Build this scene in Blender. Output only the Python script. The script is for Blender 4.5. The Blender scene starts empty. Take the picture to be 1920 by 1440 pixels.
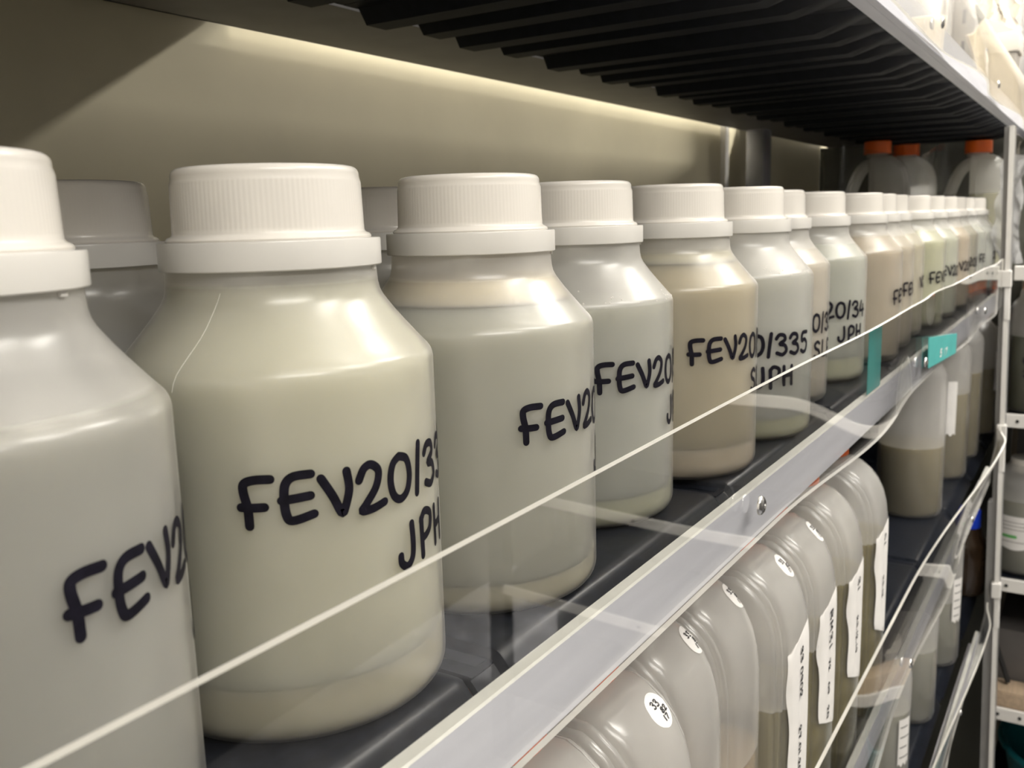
import bpy, bmesh, math, random
from mathutils import Vector, Matrix

random.seed(7)
PI = math.pi
SC = bpy.context.scene
COL = SC.collection

# ------------------------------------------------------------------ helpers
def link(name, me, mat=None, parent=None):
    o = bpy.data.objects.new(name, me)
    COL.objects.link(o)
    if mat is not None:
        for m in (mat if isinstance(mat, (list, tuple)) else [mat]):
            me.materials.append(m)
    if parent is not None:
        o.parent = parent
    return o

def obj(name, bm, mat=None, parent=None, smooth=True, angle=35):
    bmesh.ops.recalc_face_normals(bm, faces=bm.faces[:])
    me = bpy.data.meshes.new(name)
    if smooth:
        lim = math.radians(angle)
        for f in bm.faces:
            f.smooth = True
        for e in bm.edges:
            if len(e.link_faces) == 2:
                e.smooth = e.calc_face_angle(0.0) < lim
    bm.to_mesh(me)
    bm.free()
    return link(name, me, mat, parent)

def thing(name, label, cat, loc=(0, 0, 0), rotz=0.0, group=None):
    o = bpy.data.objects.new(name, None)
    COL.objects.link(o)
    o.empty_display_size = 0.02
    o.location = loc
    o.rotation_euler = (0, 0, rotz)
    return tag(o, label, cat, group)

def tag(o, label, cat, group=None):
    o['label'] = label
    o['category'] = cat
    if group:
        o['group'] = group
    return o

def struct(o):
    o['kind'] = 'structure'
    return o

def dup(root, name, loc, rotz, label, group=None, skip=()):
    r = root.copy()
    COL.objects.link(r)
    r.location = loc
    r.rotation_euler = (0, 0, rotz)
    r['label'] = label
    if group:
        r['group'] = group
    for ch in list(root.children):
        if ch.name.split('.')[0] in skip:
            continue
        c = ch.copy()
        COL.objects.link(c)
        c.parent = r
        for g in list(ch.children):
            d = g.copy()
            COL.objects.link(d)
            d.parent = c
    return r

def add_box(bm, x0, x1, y0, y1, z0, z1, bev=0.0, seg=2, mi=0):
    vs = [bm.verts.new((x, y, z)) for x in (x0, x1) for y in (y0, y1) for z in (z0, z1)]
    idx = [(0, 1, 3, 2), (4, 6, 7, 5), (0, 4, 5, 1), (2, 3, 7, 6), (0, 2, 6, 4), (1, 5, 7, 3)]
    fs = [bm.faces.new([vs[i] for i in q]) for q in idx]
    for f in fs:
        f.material_index = mi
    if bev > 0:
        es = list({e for f in fs for e in f.edges})
        bmesh.ops.bevel(bm, geom=es, offset=bev, segments=seg, affect='EDGES', profile=0.5)

def box(name, x0, x1, y0, y1, z0, z1, mat, parent=None, bev=0.0):
    bm = bmesh.new()
    add_box(bm, x0, x1, y0, y1, z0, z1, bev)
    return obj(name, bm, mat, parent)

def add_lathe(bm, prof, n=64, c=(0, 0, 0), rfun=None):
    rings = []
    for (r, z) in prof:
        if r < 1e-6:
            rings.append([bm.verts.new((c[0], c[1], c[2] + z))])
        else:
            ring = []
            for i in range(n):
                a = 2 * PI * i / n
                rr = r if rfun is None else rfun(r, z, i)
                ring.append(bm.verts.new((c[0] + rr * math.cos(a), c[1] + rr * math.sin(a), c[2] + z)))
            rings.append(ring)
    for k in range(len(rings) - 1):
        A, B = rings[k], rings[k + 1]
        for i in range(n):
            j = (i + 1) % n
            if len(A) == 1 and len(B) == 1:
                continue
            if len(A) == 1:
                bm.faces.new((A[0], B[i], B[j]))
            elif len(B) == 1:
                bm.faces.new((A[i], A[j], B[0]))
            else:
                bm.faces.new((A[i], A[j], B[j], B[i]))

def lathe(name, prof, mat, parent=None, n=64, c=(0, 0, 0), rfun=None, angle=40):
    bm = bmesh.new()
    add_lathe(bm, prof, n, c, rfun)
    return obj(name, bm, mat, parent, angle=angle)

def arc(cx, cz, r, a0, a1, n):
    return [(cx + r * math.cos(math.radians(a0 + (a1 - a0) * i / n)),
             cz + r * math.sin(math.radians(a0 + (a1 - a0) * i / n))) for i in range(n + 1)]

def add_tube(bm, pts, r, n=10, flat=1.0, caps=True):
    """tube through pts (Vectors); r scalar or list; flat scales the x extent"""
    pts = [Vector(p) for p in pts]
    rings = []
    for i, p in enumerate(pts):
        t = (pts[min(i + 1, len(pts) - 1)] - pts[max(i - 1, 0)]).normalized()
        ref = Vector((1, 0, 0)) if abs(t.x) < 0.9 else Vector((0, 0, 1))
        b = t.cross(ref).normalized()
        a = b.cross(t).normalized()
        rr = r[i] if isinstance(r, (list, tuple)) else r
        rings.append([bm.verts.new(p + a * (rr * flat * math.cos(2 * PI * k / n)) + b * (rr * math.sin(2 * PI * k / n))) for k in range(n)])
    for i in range(len(rings) - 1):
        for k in range(n):
            j = (k + 1) % n
            bm.faces.new((rings[i][k], rings[i][j], rings[i + 1][j], rings[i + 1][k]))
    if caps:
        bm.faces.new(rings[0])
        bm.faces.new(rings[-1][::-1])

def smooth_path(pts, n=8):
    """Catmull-Rom through points of any dimension"""
    out = []
    P = [tuple(p) for p in pts]
    P = [P[0]] + P + [P[-1]]
    for i in range(1, len(P) - 2):
        for k in range(n):
            t = k / n
            q = []
            for d in range(len(P[0])):
                p0, p1, p2, p3 = P[i - 1][d], P[i][d], P[i + 1][d], P[i + 2][d]
                q.append(0.5 * (2 * p1 + (p2 - p0) * t + (2 * p0 - 5 * p1 + 4 * p2 - p3) * t * t + (3 * p1 - p0 - 3 * p2 + p3) * t ** 3))
            out.append(tuple(q))
    out.append(P[-2])
    return out

# ------------------------------------------------------------------ materials
MATS = {}
def nodes(name):
    m = bpy.data.materials.new(name)
    m.use_nodes = True
    nt = m.node_tree
    nt.nodes.clear()
    out = nt.nodes.new('ShaderNodeOutputMaterial')
    return m, nt, out

def N(nt, t, **kw):
    n = nt.nodes.new(t)
    for k, v in kw.items():
        if k in n.inputs:
            n.inputs[k].default_value = v
        else:
            setattr(n, k, v)
    return n

def noise_col(nt, c1, c2, scale, detail=3.0, stretch=None):
    tc = N(nt, 'ShaderNodeTexCoord')
    nz = N(nt, 'ShaderNodeTexNoise', Scale=scale, Detail=detail)
    src = tc.outputs['Object']
    if stretch:
        mp = N(nt, 'ShaderNodeMapping')
        mp.inputs['Scale'].default_value = stretch
        nt.links.new(src, mp.inputs['Vector'])
        src = mp.outputs['Vector']
    nt.links.new(src, nz.inputs['Vector'])
    rp = N(nt, 'ShaderNodeValToRGB')
    rp.color_ramp.elements[0].position = 0.35
    rp.color_ramp.elements[1].position = 0.65
    rp.color_ramp.elements[0].color = (*c1, 1)
    rp.color_ramp.elements[1].color = (*c2, 1)
    nt.links.new(nz.outputs['Fac'], rp.inputs['Fac'])
    return rp, nz

def principled(name, col, rough=0.5, metal=0.0, var=0.12, scale=30, bump=0.0, spec=0.5, stretch=None, sss=0.0):
    m, nt, out = nodes(name)
    b = N(nt, 'ShaderNodeBsdfPrincipled')
    b.inputs['Roughness'].default_value = rough
    b.inputs['Metallic'].default_value = metal
    b.inputs['Specular IOR Level'].default_value = spec
    c1 = tuple(max(0, c * (1 - var)) for c in col)
    c2 = tuple(min(1, c * (1 + var)) for c in col)
    rp, nz = noise_col(nt, c1, c2, scale, 4.0, stretch)
    nt.links.new(rp.outputs['Color'], b.inputs['Base Color'])
    if bump > 0:
        bp = N(nt, 'ShaderNodeBump', Strength=bump, Distance=0.001)
        nt.links.new(nz.outputs['Fac'], bp.inputs['Height'])
        nt.links.new(bp.outputs['Normal'], b.inputs['Normal'])
    if sss > 0:
        b.inputs['Subsurface Weight'].default_value = sss
        b.inputs['Subsurface Radius'].default_value = (1, 0.9, 0.75)
        b.inputs['Subsurface Scale'].default_value = 0.006
    nt.links.new(b.outputs['BSDF'], out.inputs['Surface'])
    MATS[name] = m
    return m

def fresnel(nt, ior):
    """Fresnel that treats the two sides of a thin wall alike"""
    fr = N(nt, 'ShaderNodeFresnel')
    ge = N(nt, 'ShaderNodeNewGeometry')
    mp = N(nt, 'ShaderNodeMapRange')
    mp.inputs['To Min'].default_value = ior
    mp.inputs['To Max'].default_value = 1.0 / ior
    nt.links.new(ge.outputs['Backfacing'], mp.inputs['Value'])
    nt.links.new(mp.outputs['Result'], fr.inputs['IOR'])
    return fr

def milky(name, col, clear=0.2, rough=0.28, trans=0.5, gloss=1.0, var=0.04, bump=0.0, wet=None):
    """translucent polythene / cloudy liquid: diffuse + translucent, a little see-through, a glossy skin"""
    m, nt, out = nodes(name)
    c1 = tuple(max(0, c * (1 - var)) for c in col)
    c2 = tuple(min(1, c * (1 + var)) for c in col)
    rp, nz = noise_col(nt, c1, c2, 25, 3.0)
    d = N(nt, 'ShaderNodeBsdfDiffuse')
    t = N(nt, 'ShaderNodeBsdfTranslucent')
    nt.links.new(rp.outputs['Color'], d.inputs['Color'])
    nt.links.new(rp.outputs['Color'], t.inputs['Color'])
    mx = N(nt, 'ShaderNodeMixShader')
    mx.inputs[0].default_value = trans
    nt.links.new(d.outputs[0], mx.inputs[1])
    nt.links.new(t.outputs[0], mx.inputs[2])
    cur = mx
    if clear > 0:
        tr = N(nt, 'ShaderNodeBsdfTransparent')
        tr.inputs['Color'].default_value = (0.97, 0.96, 0.94, 1)
        m2 = N(nt, 'ShaderNodeMixShader')
        m2.inputs[0].default_value = clear
        if wet:
            # frosted polythene clears where liquid wets its inside: wet = (liquid height, clearness below it)
            tcw = N(nt, 'ShaderNodeTexCoord')
            sp = N(nt, 'ShaderNodeSeparateXYZ')
            mr = N(nt, 'ShaderNodeMapRange')
            mr.inputs['From Min'].default_value = wet[0] - 0.0006
            mr.inputs['From Max'].default_value = wet[0] + 0.0006
            mr.inputs['To Min'].default_value = wet[1]
            mr.inputs['To Max'].default_value = clear
            nt.links.new(tcw.outputs['Object'], sp.inputs[0])
            nt.links.new(sp.outputs['Z'], mr.inputs['Value'])
            nt.links.new(mr.outputs['Result'], m2.inputs[0])
        nt.links.new(cur.outputs[0], m2.inputs[1])
        nt.links.new(tr.outputs[0], m2.inputs[2])
        cur = m2
    if gloss > 0:
        g = N(nt, 'ShaderNodeBsdfGlossy')
        g.inputs['Roughness'].default_value = rough
        g.inputs['Color'].default_value = (gloss, gloss, gloss, 1)
        fr = fresnel(nt, 1.5)
        if bump > 0:
            bp = N(nt, 'ShaderNodeBump', Strength=bump, Distance=0.0005)
            nz2 = N(nt, 'ShaderNodeTexNoise', Scale=180.0, Detail=2.0)
            nt.links.new(nz2.outputs['Fac'], bp.inputs['Height'])
            nt.links.new(bp.outputs['Normal'], g.inputs['Normal'])
        m3 = N(nt, 'ShaderNodeMixShader')
        nt.links.new(fr.outputs[0], m3.inputs[0])
        nt.links.new(cur.outputs[0], m3.inputs[1])
        nt.links.new(g.outputs[0], m3.inputs[2])
        cur = m3
    nt.links.new(cur.outputs[0], out.inputs['Surface'])
    MATS[name] = m
    return m

def clear_sheet(name, tint=(0.975, 0.975, 0.97), rough=0.015, haze=0.0, ior=1.49, gcol=1.0, crinkle=0.0):
    m, nt, out = nodes(name)
    tr = N(nt, 'ShaderNodeBsdfTransparent')
    tr.inputs['Color'].default_value = (*tint, 1)
    g = N(nt, 'ShaderNodeBsdfGlossy')
    g.inputs['Roughness'].default_value = rough
    g.inputs['Color'].default_value = (gcol, gcol, gcol, 1)
    fr = fresnel(nt, ior)
    if crinkle > 0:
        nz = N(nt, 'ShaderNodeTexNoise', Scale=40.0, Detail=3.0)
        tc = N(nt, 'ShaderNodeTexCoord')
        nt.links.new(tc.outputs['Object'], nz.inputs['Vector'])
        bp = N(nt, 'ShaderNodeBump', Strength=crinkle, Distance=0.004)
        nt.links.new(nz.outputs['Fac'], bp.inputs['Height'])
        nt.links.new(bp.outputs['Normal'], g.inputs['Normal'])
    base = tr
    if haze > 0:
        d = N(nt, 'ShaderNodeBsdfDiffuse')
        d.inputs['Color'].default_value = (0.8, 0.8, 0.8, 1)
        t = N(nt, 'ShaderNodeBsdfTranslucent')
        t.inputs['Color'].default_value = (0.8, 0.8, 0.8, 1)
        a = N(nt, 'ShaderNodeMixShader')
        nt.links.new(d.outputs[0], a.inputs[1])
        nt.links.new(t.outputs[0], a.inputs[2])
        h = N(nt, 'ShaderNodeMixShader')
        h.inputs[0].default_value = haze
        nt.links.new(tr.outputs[0], h.inputs[1])
        nt.links.new(a.outputs[0], h.inputs[2])
        base = h
    mx = N(nt, 'ShaderNodeMixShader')
    nt.links.new(fr.outputs[0], mx.inputs[0])
    nt.links.new(base.outputs[0], mx.inputs[1])
    nt.links.new(g.outputs[0], mx.inputs[2])
    nt.links.new(mx.outputs[0], out.inputs['Surface'])
    MATS[name] = m
    return m

M_wall = principled('cream wall panel', (0.62, 0.565, 0.40), 0.38, var=0.05, scale=9, bump=0.05)
M_white_wall = principled('white wall panel', (0.72, 0.70, 0.66), 0.5, var=0.04, scale=8)
M_floor = principled('grey vinyl floor', (0.16, 0.16, 0.17), 0.5, var=0.2, scale=14)
M_tray = principled('dark tray plastic', (0.010, 0.012, 0.018), 0.32, var=0.3, scale=220, bump=0.06, spec=0.3)
M_trayup = principled('dark ribbed tray plastic', (0.007, 0.008, 0.011), 0.6, var=0.2, scale=160, bump=0.05, spec=0.25)
M_alu = principled('anodised aluminium', (0.86, 0.87, 0.96), 0.40, metal=0.1, var=0.05, scale=40, bump=0.02, stretch=(0.2, 4, 4))
M_rail_edge = principled('rail top edge', (0.70, 0.70, 0.66), 0.5, metal=0.2, var=0.05, scale=80)
M_backrail = principled('grey back rail', (0.17, 0.16, 0.155), 0.5, metal=0.3, var=0.08, scale=30)
M_post = principled('grey steel post', (0.20, 0.20, 0.21), 0.45, metal=0.5, var=0.08, scale=20)
M_postlight = principled('light grey steel channel', (0.34, 0.335, 0.33), 0.45, metal=0.3, var=0.06, scale=20)
M_whitemetal = principled('white coated metal', (0.80, 0.78, 0.75), 0.4, var=0.03, scale=20)
M_screw = principled('steel screw', (0.6, 0.6, 0.6), 0.22, metal=1.0, var=0.1, scale=200)
M_endpanel = principled('olive grey panel', (0.10, 0.10, 0.085), 0.6, var=0.1, scale=10)
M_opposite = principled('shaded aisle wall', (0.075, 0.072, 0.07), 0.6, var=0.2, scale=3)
M_dark = principled('dark recess', (0.012, 0.012, 0.012), 0.7)
M_acrylic = clear_sheet('clear acrylic')
M_acedge = milky('acrylic cut edge', (0.86, 0.84, 0.78), 0.0, 0.4, 0.5)
M_cap = milky('white cap plastic', (0.88, 0.84, 0.78), 0.0, 0.25, 0.16, gloss=1.0, var=0.02)
M_ring = milky('white seal ring plastic', (0.88, 0.86, 0.82), 0.05, 0.3, 0.3, gloss=0.9, var=0.02)
M_hdpe = milky('bottle polythene', (0.90, 0.89, 0.86), 0.50, 0.27, 0.6, bump=0.03)
SHELLS = {'jug polythene': ((0.92, 0.91, 0.89), 0.46, 0.22, 0.55, 0.04, 0.86), 'bottle polythene': ((0.90, 0.89, 0.86), 0.44, 0.28, 0.6, 0.03, 0.76),
          'frosted jug polythene': ((0.92, 0.91, 0.88), 0.20, 0.25, 0.60, 0.04, 0.72),
          'grey bottle polythene': ((0.88, 0.87, 0.85), 0.50, 0.3, 0.45, 0.0, 0.84)}
def shell(kind, level):
    key = '%s %.4f' % (kind, level or 0)
    if key not in MATS:
        c, cl, ro, tr, bu, wc = SHELLS[kind]
        milky(key, c, cl, ro, tr, bump=bu, wet=(level, wc) if level else None)
    return MATS[key]
def link_shell(me, kind, level, parent):
    o = link('body', me, None, parent)
    o.material_slots[0].link = 'OBJECT'
    o.material_slots[0].material = shell(kind, level)
    return o
M_jug = shell('jug polythene', None)
M_bottlegrey = milky('grey bottle polythene', (0.88, 0.87, 0.85), 0.55, 0.3, 0.45)
M_ink = principled('black marker ink', (0.008, 0.007, 0.013), 0.55, var=0.3, scale=300, spec=0.15)
M_orange = principled('orange cap plastic', (0.95, 0.16, 0.012), 0.4, var=0.05, scale=60)
M_paper = principled('white label paper', (0.82, 0.80, 0.78), 0.6, var=0.03, scale=60)
M_print = principled('printed black', (0.03, 0.03, 0.035), 0.6)
M_green = principled('green print', (0.12, 0.45, 0.12), 0.6)
M_teal = principled('painted teal reflection', (0.10, 0.48, 0.46), 0.45, var=0.06, scale=30)
M_tealdark = principled('teal basin plastic', (0.012, 0.16, 0.19), 0.3, var=0.08, scale=12)
M_blue = principled('blue cap plastic', (0.02, 0.07, 0.75), 0.4)
M_amber = principled('amber glass', (0.030, 0.018, 0.010), 0.12, var=0.2)
M_bag = clear_sheet('plastic bag film', (0.95, 0.95, 0.94), 0.12, 0.05, 1.3, crinkle=0.6)
M_bagw = clear_sheet('white plastic bag film', (0.85, 0.85, 0.86), 0.2, 0.5, 1.3, crinkle=0.7)
M_board = principled('grey board', (0.13, 0.12, 0.115), 0.6, var=0.12, scale=12)
M_wood = principled('tan wood', (0.50, 0.38, 0.27), 0.55, var=0.12, scale=20, stretch=(1, 8, 8))
M_cream = principled('cream panel', (0.50, 0.44, 0.34), 0.6, var=0.03, scale=15)
M_postpale = principled('pale slotted steel', (0.34, 0.31, 0.27), 0.5, metal=0.2, var=0.05, scale=15)
M_card = principled('white card', (0.72, 0.69, 0.64), 0.6, var=0.03, scale=15)
M_greycard = principled('grey card', (0.30, 0.28, 0.26), 0.6, var=0.05, scale=15)

def liquid(name, col, clear=0.0, depth=0.030):
    """cloudy liquid: light wanders through it before coming back out"""
    m, nt, out = nodes(name)
    b = N(nt, 'ShaderNodeBsdfPrincipled')
    b.inputs['Roughness'].default_value = 0.25
    b.inputs['Specular IOR Level'].default_value = 0.2
    b.inputs['Subsurface Weight'].default_value = 1.0
    b.inputs['Subsurface Radius'].default_value = (1.0, 0.95, 0.8)
    b.inputs['Subsurface Scale'].default_value = depth
    rp, nz = noise_col(nt, tuple(c * 0.97 for c in col), tuple(min(1, c * 1.03) for c in col), 22, 3.0)
    nt.links.new(rp.outputs['Color'], b.inputs['Base Color'])
    nt.links.new(b.outputs['BSDF'], out.inputs['Surface'])
    MATS[name] = m
    return m

# ------------------------------------------------------------------ handwriting
GL = {  # strokes in a unit box, x right, y up
 'F': [[(0.95, 1.0), (0.45, 1.0), (0.14, 0.93), (0.1, 0.75), (0.2, 0.4), (0.22, 0.0)], [(0.0, 0.42), (0.35, 0.40), (0.72, 0.40)]],
 'E': [[(0.95, 1.0), (0.4, 0.98), (0.14, 0.82), (0.08, 0.5), (0.12, 0.16), (0.3, 0.02), (0.98, 0.12)], [(0.0, 0.48), (0.4, 0.5), (0.9, 0.53)]],
 'V': [[(0.0, 0.92), (0.35, 0.5), (0.62, 0.1), (0.75, 0.2), (0.92, 0.6), (0.86, 1.0)]],
 '2': [[(0.02, 0.72), (0.22, 0.96), (0.5, 1.02), (0.78, 0.84), (0.66, 0.5), (0.25, 0.16), (0.08, 0.02), (0.5, 0.02), (0.98, 0.10)]],
 '0': [[(0.45, 1.0), (0.15, 0.85), (0.02, 0.5), (0.14, 0.14), (0.46, 0.0), (0.82, 0.14), (0.98, 0.5), (0.84, 0.88), (0.45, 1.0)]],
 '/': [[(0.75, 1.1), (0.5, 0.5), (0.3, -0.05)]],
 '1': [[(0.5, 1.0), (0.48, 0.5), (0.5, 0.0)]],
 '3': [[(0.05, 0.82), (0.3, 1.0), (0.72, 0.96), (0.8, 0.74), (0.35, 0.55), (0.8, 0.46), (0.95, 0.2), (0.6, 0.0), (0.12, 0.1)]],
 '4': [[(0.3, 1.0), (0.1, 0.55), (0.05, 0.38), (0.5, 0.38), (0.95, 0.42)], [(0.7, 0.75), (0.68, 0.3), (0.7, 0.0)]],
 '5': [[(0.9, 1.0), (0.25, 0.97), (0.18, 0.58), (0.55, 0.64), (0.9, 0.42), (0.75, 0.08), (0.4, 0.0), (0.08, 0.1)]],
 '7': [[(0.05, 0.95), (0.9, 0.97), (0.55, 0.4), (0.4, 0.0)]],
 '8': [[(0.5, 0.52), (0.12, 0.74), (0.5, 1.0), (0.86, 0.74), (0.5, 0.52), (0.05, 0.25), (0.5, 0.0), (0.95, 0.25), (0.5, 0.52)]],
 '9': [[(0.9, 0.75), (0.5, 1.0), (0.1, 0.75), (0.5, 0.5), (0.9, 0.75), (0.8, 0.3), (0.6, 0.0)]],
 '6': [[(0.8, 1.0), (0.3, 0.7), (0.06, 0.3), (0.5, 0.0), (0.92, 0.25), (0.5, 0.5), (0.12, 0.3)]],
 'J': [[(0.75, 1.0), (0.8, 0.5), (0.72, 0.12), (0.4, -0.05), (0.1, 0.08), (0.06, 0.3)]],
 'P': [[(0.12, 0.9), (0.14, 0.4), (0.16, -0.1)], [(0.1, 0.85), (0.4, 1.05), (0.9, 0.9), (0.85, 0.55), (0.5, 0.4), (0.16, 0.36)]],
 'H': [[(0.08, 1.0), (0.1, 0.5), (0.12, 0.0)], [(0.9, 1.0), (0.88, 0.5), (0.9, 0.0)], [(0.1, 0.48), (0.5, 0.5), (0.88, 0.54)]],
 'S': [[(0.85, 0.9), (0.5, 1.02), (0.12, 0.85), (0.25, 0.6), (0.72, 0.45), (0.85, 0.2), (0.5, 0.0), (0.08, 0.1)]],
 'L': [[(0.15, 1.0), (0.12, 0.4), (0.15, 0.03), (0.9, 0.05)]],
 'B': [[(0.1, 1.0), (0.1, 0.0)], [(0.1, 1.0), (0.8, 0.9), (0.7, 0.6), (0.15, 0.52), (0.9, 0.4), (0.8, 0.05), (0.1, 0.0)]],
 'M': [[(0.05, 0.0), (0.1, 1.0), (0.5, 0.4), (0.9, 1.0), (0.95, 0.0)]],
 'A': [[(0.05, 0.0), (0.5, 1.0), (0.95, 0.0)], [(0.25, 0.38), (0.75, 0.38)]],
 '.': [[(0.4, 0.0), (0.5, 0.08)]],
}

def ribbons(strokes, w, fmap, smooth=True):
    """flat ink ribbons; strokes are lists of (u, v); fmap maps (u, v) to a point"""
    bm = bmesh.new()
    for s in strokes:
        pts = smooth_path(s, 6) if smooth and len(s) > 2 else [tuple(p) for p in s]
        if len(pts) == 2:
            a, b = pts
            pts = [(a[0] + (b[0] - a[0]) * k / 5, a[1] + (b[1] - a[1]) * k / 5) for k in range(6)]
        q = [pts[0]]
        for p in pts[1:]:
            if math.hypot(p[0] - q[-1][0], p[1] - q[-1][1]) > w * 0.12:
                q.append(p)
        if len(q) < 2:
            continue
        L, R = [], []
        n = len(q)
        for i, p in enumerate(q):
            a, b = q[max(i - 1, 0)], q[min(i + 1, n - 1)]
            tx, ty = b[0] - a[0], b[1] - a[1]
            l = math.hypot(tx, ty) or 1e-9
            tx, ty = tx / l, ty / l
            hw = w / 2
            L.append((p[0] - ty * hw, p[1] + tx * hw))
            R.append((p[0] + ty * hw, p[1] - tx * hw))
        lv = [bm.verts.new(fmap(*p)) for p in L]
        rv = [bm.verts.new(fmap(*p)) for p in R]
        for i in range(n - 1):
            bm.faces.new((lv[i], rv[i], rv[i + 1], lv[i + 1]))
        for end, p, sgn in ((0, q[0], -1), (n - 1, q[-1], 1)):
            a, b = (q[0], q[1]) if end == 0 else (q[-2], q[-1])
            ang = math.atan2(b[1] - a[1], b[0] - a[0])
            fan = []
            for k in range(1, 6):
                th = ang + sgn * (PI / 2) - sgn * PI * k / 6 if sgn > 0 else ang + PI / 2 + PI * k / 6
                fan.append(bm.verts.new(fmap(p[0] + w / 2 * math.cos(th), p[1] + w / 2 * math.sin(th))))
            bm.faces.new([lv[end]] + fan + [rv[end]])
    return bm

def text_strokes(rows, jit=0.0):
    """rows: (text, u0, v_base, char width, height, gap, rise)"""
    out = []
    for (txt, u0, v0, cw, h, gap, rise) in rows:
        u = u0
        for ch in txt:
            if ch == ' ':
                u += cw * 0.7
                continue
            k = {'/': 0.45, '1': 0.5, '.': 0.4}.get(ch, 1.0)
            dv = random.uniform(-jit, jit)
            for s in GL[ch]:
                out.append([(u + p[0] * cw * k, v0 + dv + (u - u0) * rise + p[1] * h) for p in s])
            u += cw * k + gap
    return out

# ------------------------------------------------------------------ sample bottle
RB = 0.045
BODY = [(0.0, 0.0016), (0.020, 0.0014), (0.034, 0.0006), (0.0375, 0.0)] + arc(0.0375, 0.0075, 0.0075, -88, 0, 8) + \
       [(RB, 0.03), (RB, 0.06), (RB, 0.09)] + arc(0.0395, 0.0985, 0.0055, 0, 46, 7) + \
       [(0.0408, 0.1053), (0.0373, 0.1094), (0.0345, 0.1128), (0.0325, 0.1155), (0.0313, 0.1172), (0.0304, 0.1190), (0.0299, 0.1212), (0.0297, 0.1240), (0.0290, 0.1325)]

def inner_radius(z, off=0.0014):
    prev = BODY[0]
    for p in BODY[4:]:
        if p[1] >= z and prev[1] <= z and p[1] > prev[1]:
            t = (z - prev[1]) / (p[1] - prev[1])
            return prev[0] + (p[0] - prev[0]) * t - off
        prev = p
    return 0.0276

def liquid_profile(z0, z1):
    zs = [z0 + (z1 - z0) * k / 26 for k in range(27)]
    return [(0.0, z0)] + [(inner_radius(z) - (0.004 if (k == 0 and z0 < 0.004) else 0), z) for k, z in enumerate(zs)] + [(0.0, z1)]

def make_cap_mesh():
    n = 480
    prof = [(0.0275, 0.1335), (0.0285, 0.1338), (0.0287, 0.1345), (0.0282, 0.1352), (0.0272, 0.1356), (0.0268, 0.1362), (0.0267, 0.1375),
            (0.0264, 0.1495), (0.02625, 0.1502), (0.0260, 0.1510)] + \
           arc(0.0238, 0.1518, 0.0022, 0, 90, 6) + [(0.012, 0.1543), (0.0, 0.1543)]
    def rf(r, z, i):
        if 0.1370 < z < 0.1498:
            return r - (0.00004 if (i % 4) < 2 else -0.00001)
        return r
    bm = bmesh.new()
    add_lathe(bm, prof, n, rfun=rf)
    return bm

def make_ring_mesh():
    prof = [(0.0290, 0.1264), (0.0310, 0.1262), (0.0313, 0.1265), (0.0313, 0.1335), (0.0311, 0.1339), (0.0285, 0.1340), (0.0285, 0.1300), (0.0290, 0.1264)]
    n = 96
    def rf(r, z, i):
        # slightly flattened between its moulded break points
        a = (i % 16) / 16.0
        return r * (1 - (0.008 * math.sin(PI * a) ** 2 if r > 0.030 else 0.0))
    bm = bmesh.new()
    add_lathe(bm, prof, n, rfun=rf)
    # small broken tabs under the band
    for a in (-1.12, 1.4):
        c, s = math.cos(a), math.sin(a)
        vs = []
        for (t, z) in ((-0.0012, 0.1250), (0.0012, 0.1250), (0.0012, 0.1266), (-0.0012, 0.1266)):
            for r in (0.0291, 0.0303):
                vs.append(bm.verts.new((r * c - t * s, r * s + t * c, z)))
        for q in ((0, 2, 3, 1), (2, 4, 5, 3), (4, 6, 7, 5), (6, 0, 1, 7), (0, 6, 4, 2), (1, 3, 5, 7)):
            bm.faces.new([vs[k] for k in q])
    return bm

body0 = obj('body', (lambda bm: (add_lathe(bm, BODY, 96), bm)[1])(bmesh.new()), M_hdpe)
cap0 = obj('cap', make_cap_mesh(), M_cap, angle=50)
ring0 = obj('seal_ring', make_ring_mesh(), M_ring)
ME_body, ME_cap, ME_ring = body0.data, cap0.data, ring0.data
for o in (body0, cap0, ring0):
    bpy.data.objects.remove(o)

def cyl_map(R):
    return lambda u, v: Vector((R * math.cos(u / R), R * math.sin(u / R), v))

def make_bottle(x, y, label, col, level, start=None, text='FEV20/33', second='JPH', group=None, rot=0.0, foam=None, ztxt=0.0632, sediment=None):
    t = thing('sample_bottle', label, 'bottle', (x, y, 0), rot, group)
    link_shell(ME_body, 'bottle polythene', level + (foam[1] if foam else 0), t)
    lm = liquid('cloudy liquid %d' % len(MATS), tuple(c * 0.78 for c in col))
    lathe('liquid', liquid_profile(0.0022, level), lm, t, n=72)
    if foam:
        fm = liquid('foam %d' % len(MATS), foam[0])
        lathe('foam', liquid_profile(level + 0.0002, level + foam[1]), fm, t, n=72)
    if sediment:
        sm = liquid('sediment %d' % len(MATS), tuple(c * 0.9 for c in sediment[0]))
        prof = [(r + 0.0005 if r > 0 else 0, z) for r, z in liquid_profile(0.0020, sediment[1])]
        lathe('sediment', prof, sm, t, n=72)
    link('cap', ME_cap, None, t)
    link('seal_ring', ME_ring, None, t)
    if start is not None:
        R = RB + 0.00022
        u0 = math.radians(start) * R
        rows = [(text, u0, ztxt, 0.0080, 0.0120, 0.0021, 0.004)]
        if second:
            rows.append((second, u0 + math.radians(54) * R, ztxt - 0.0185, 0.0074, 0.0110, 0.0022, 0.02))
        obj('handwriting', ribbons(text_strokes(rows, 0.0005), 0.0024, cyl_map(R)), M_ink, t)
    return t

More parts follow.
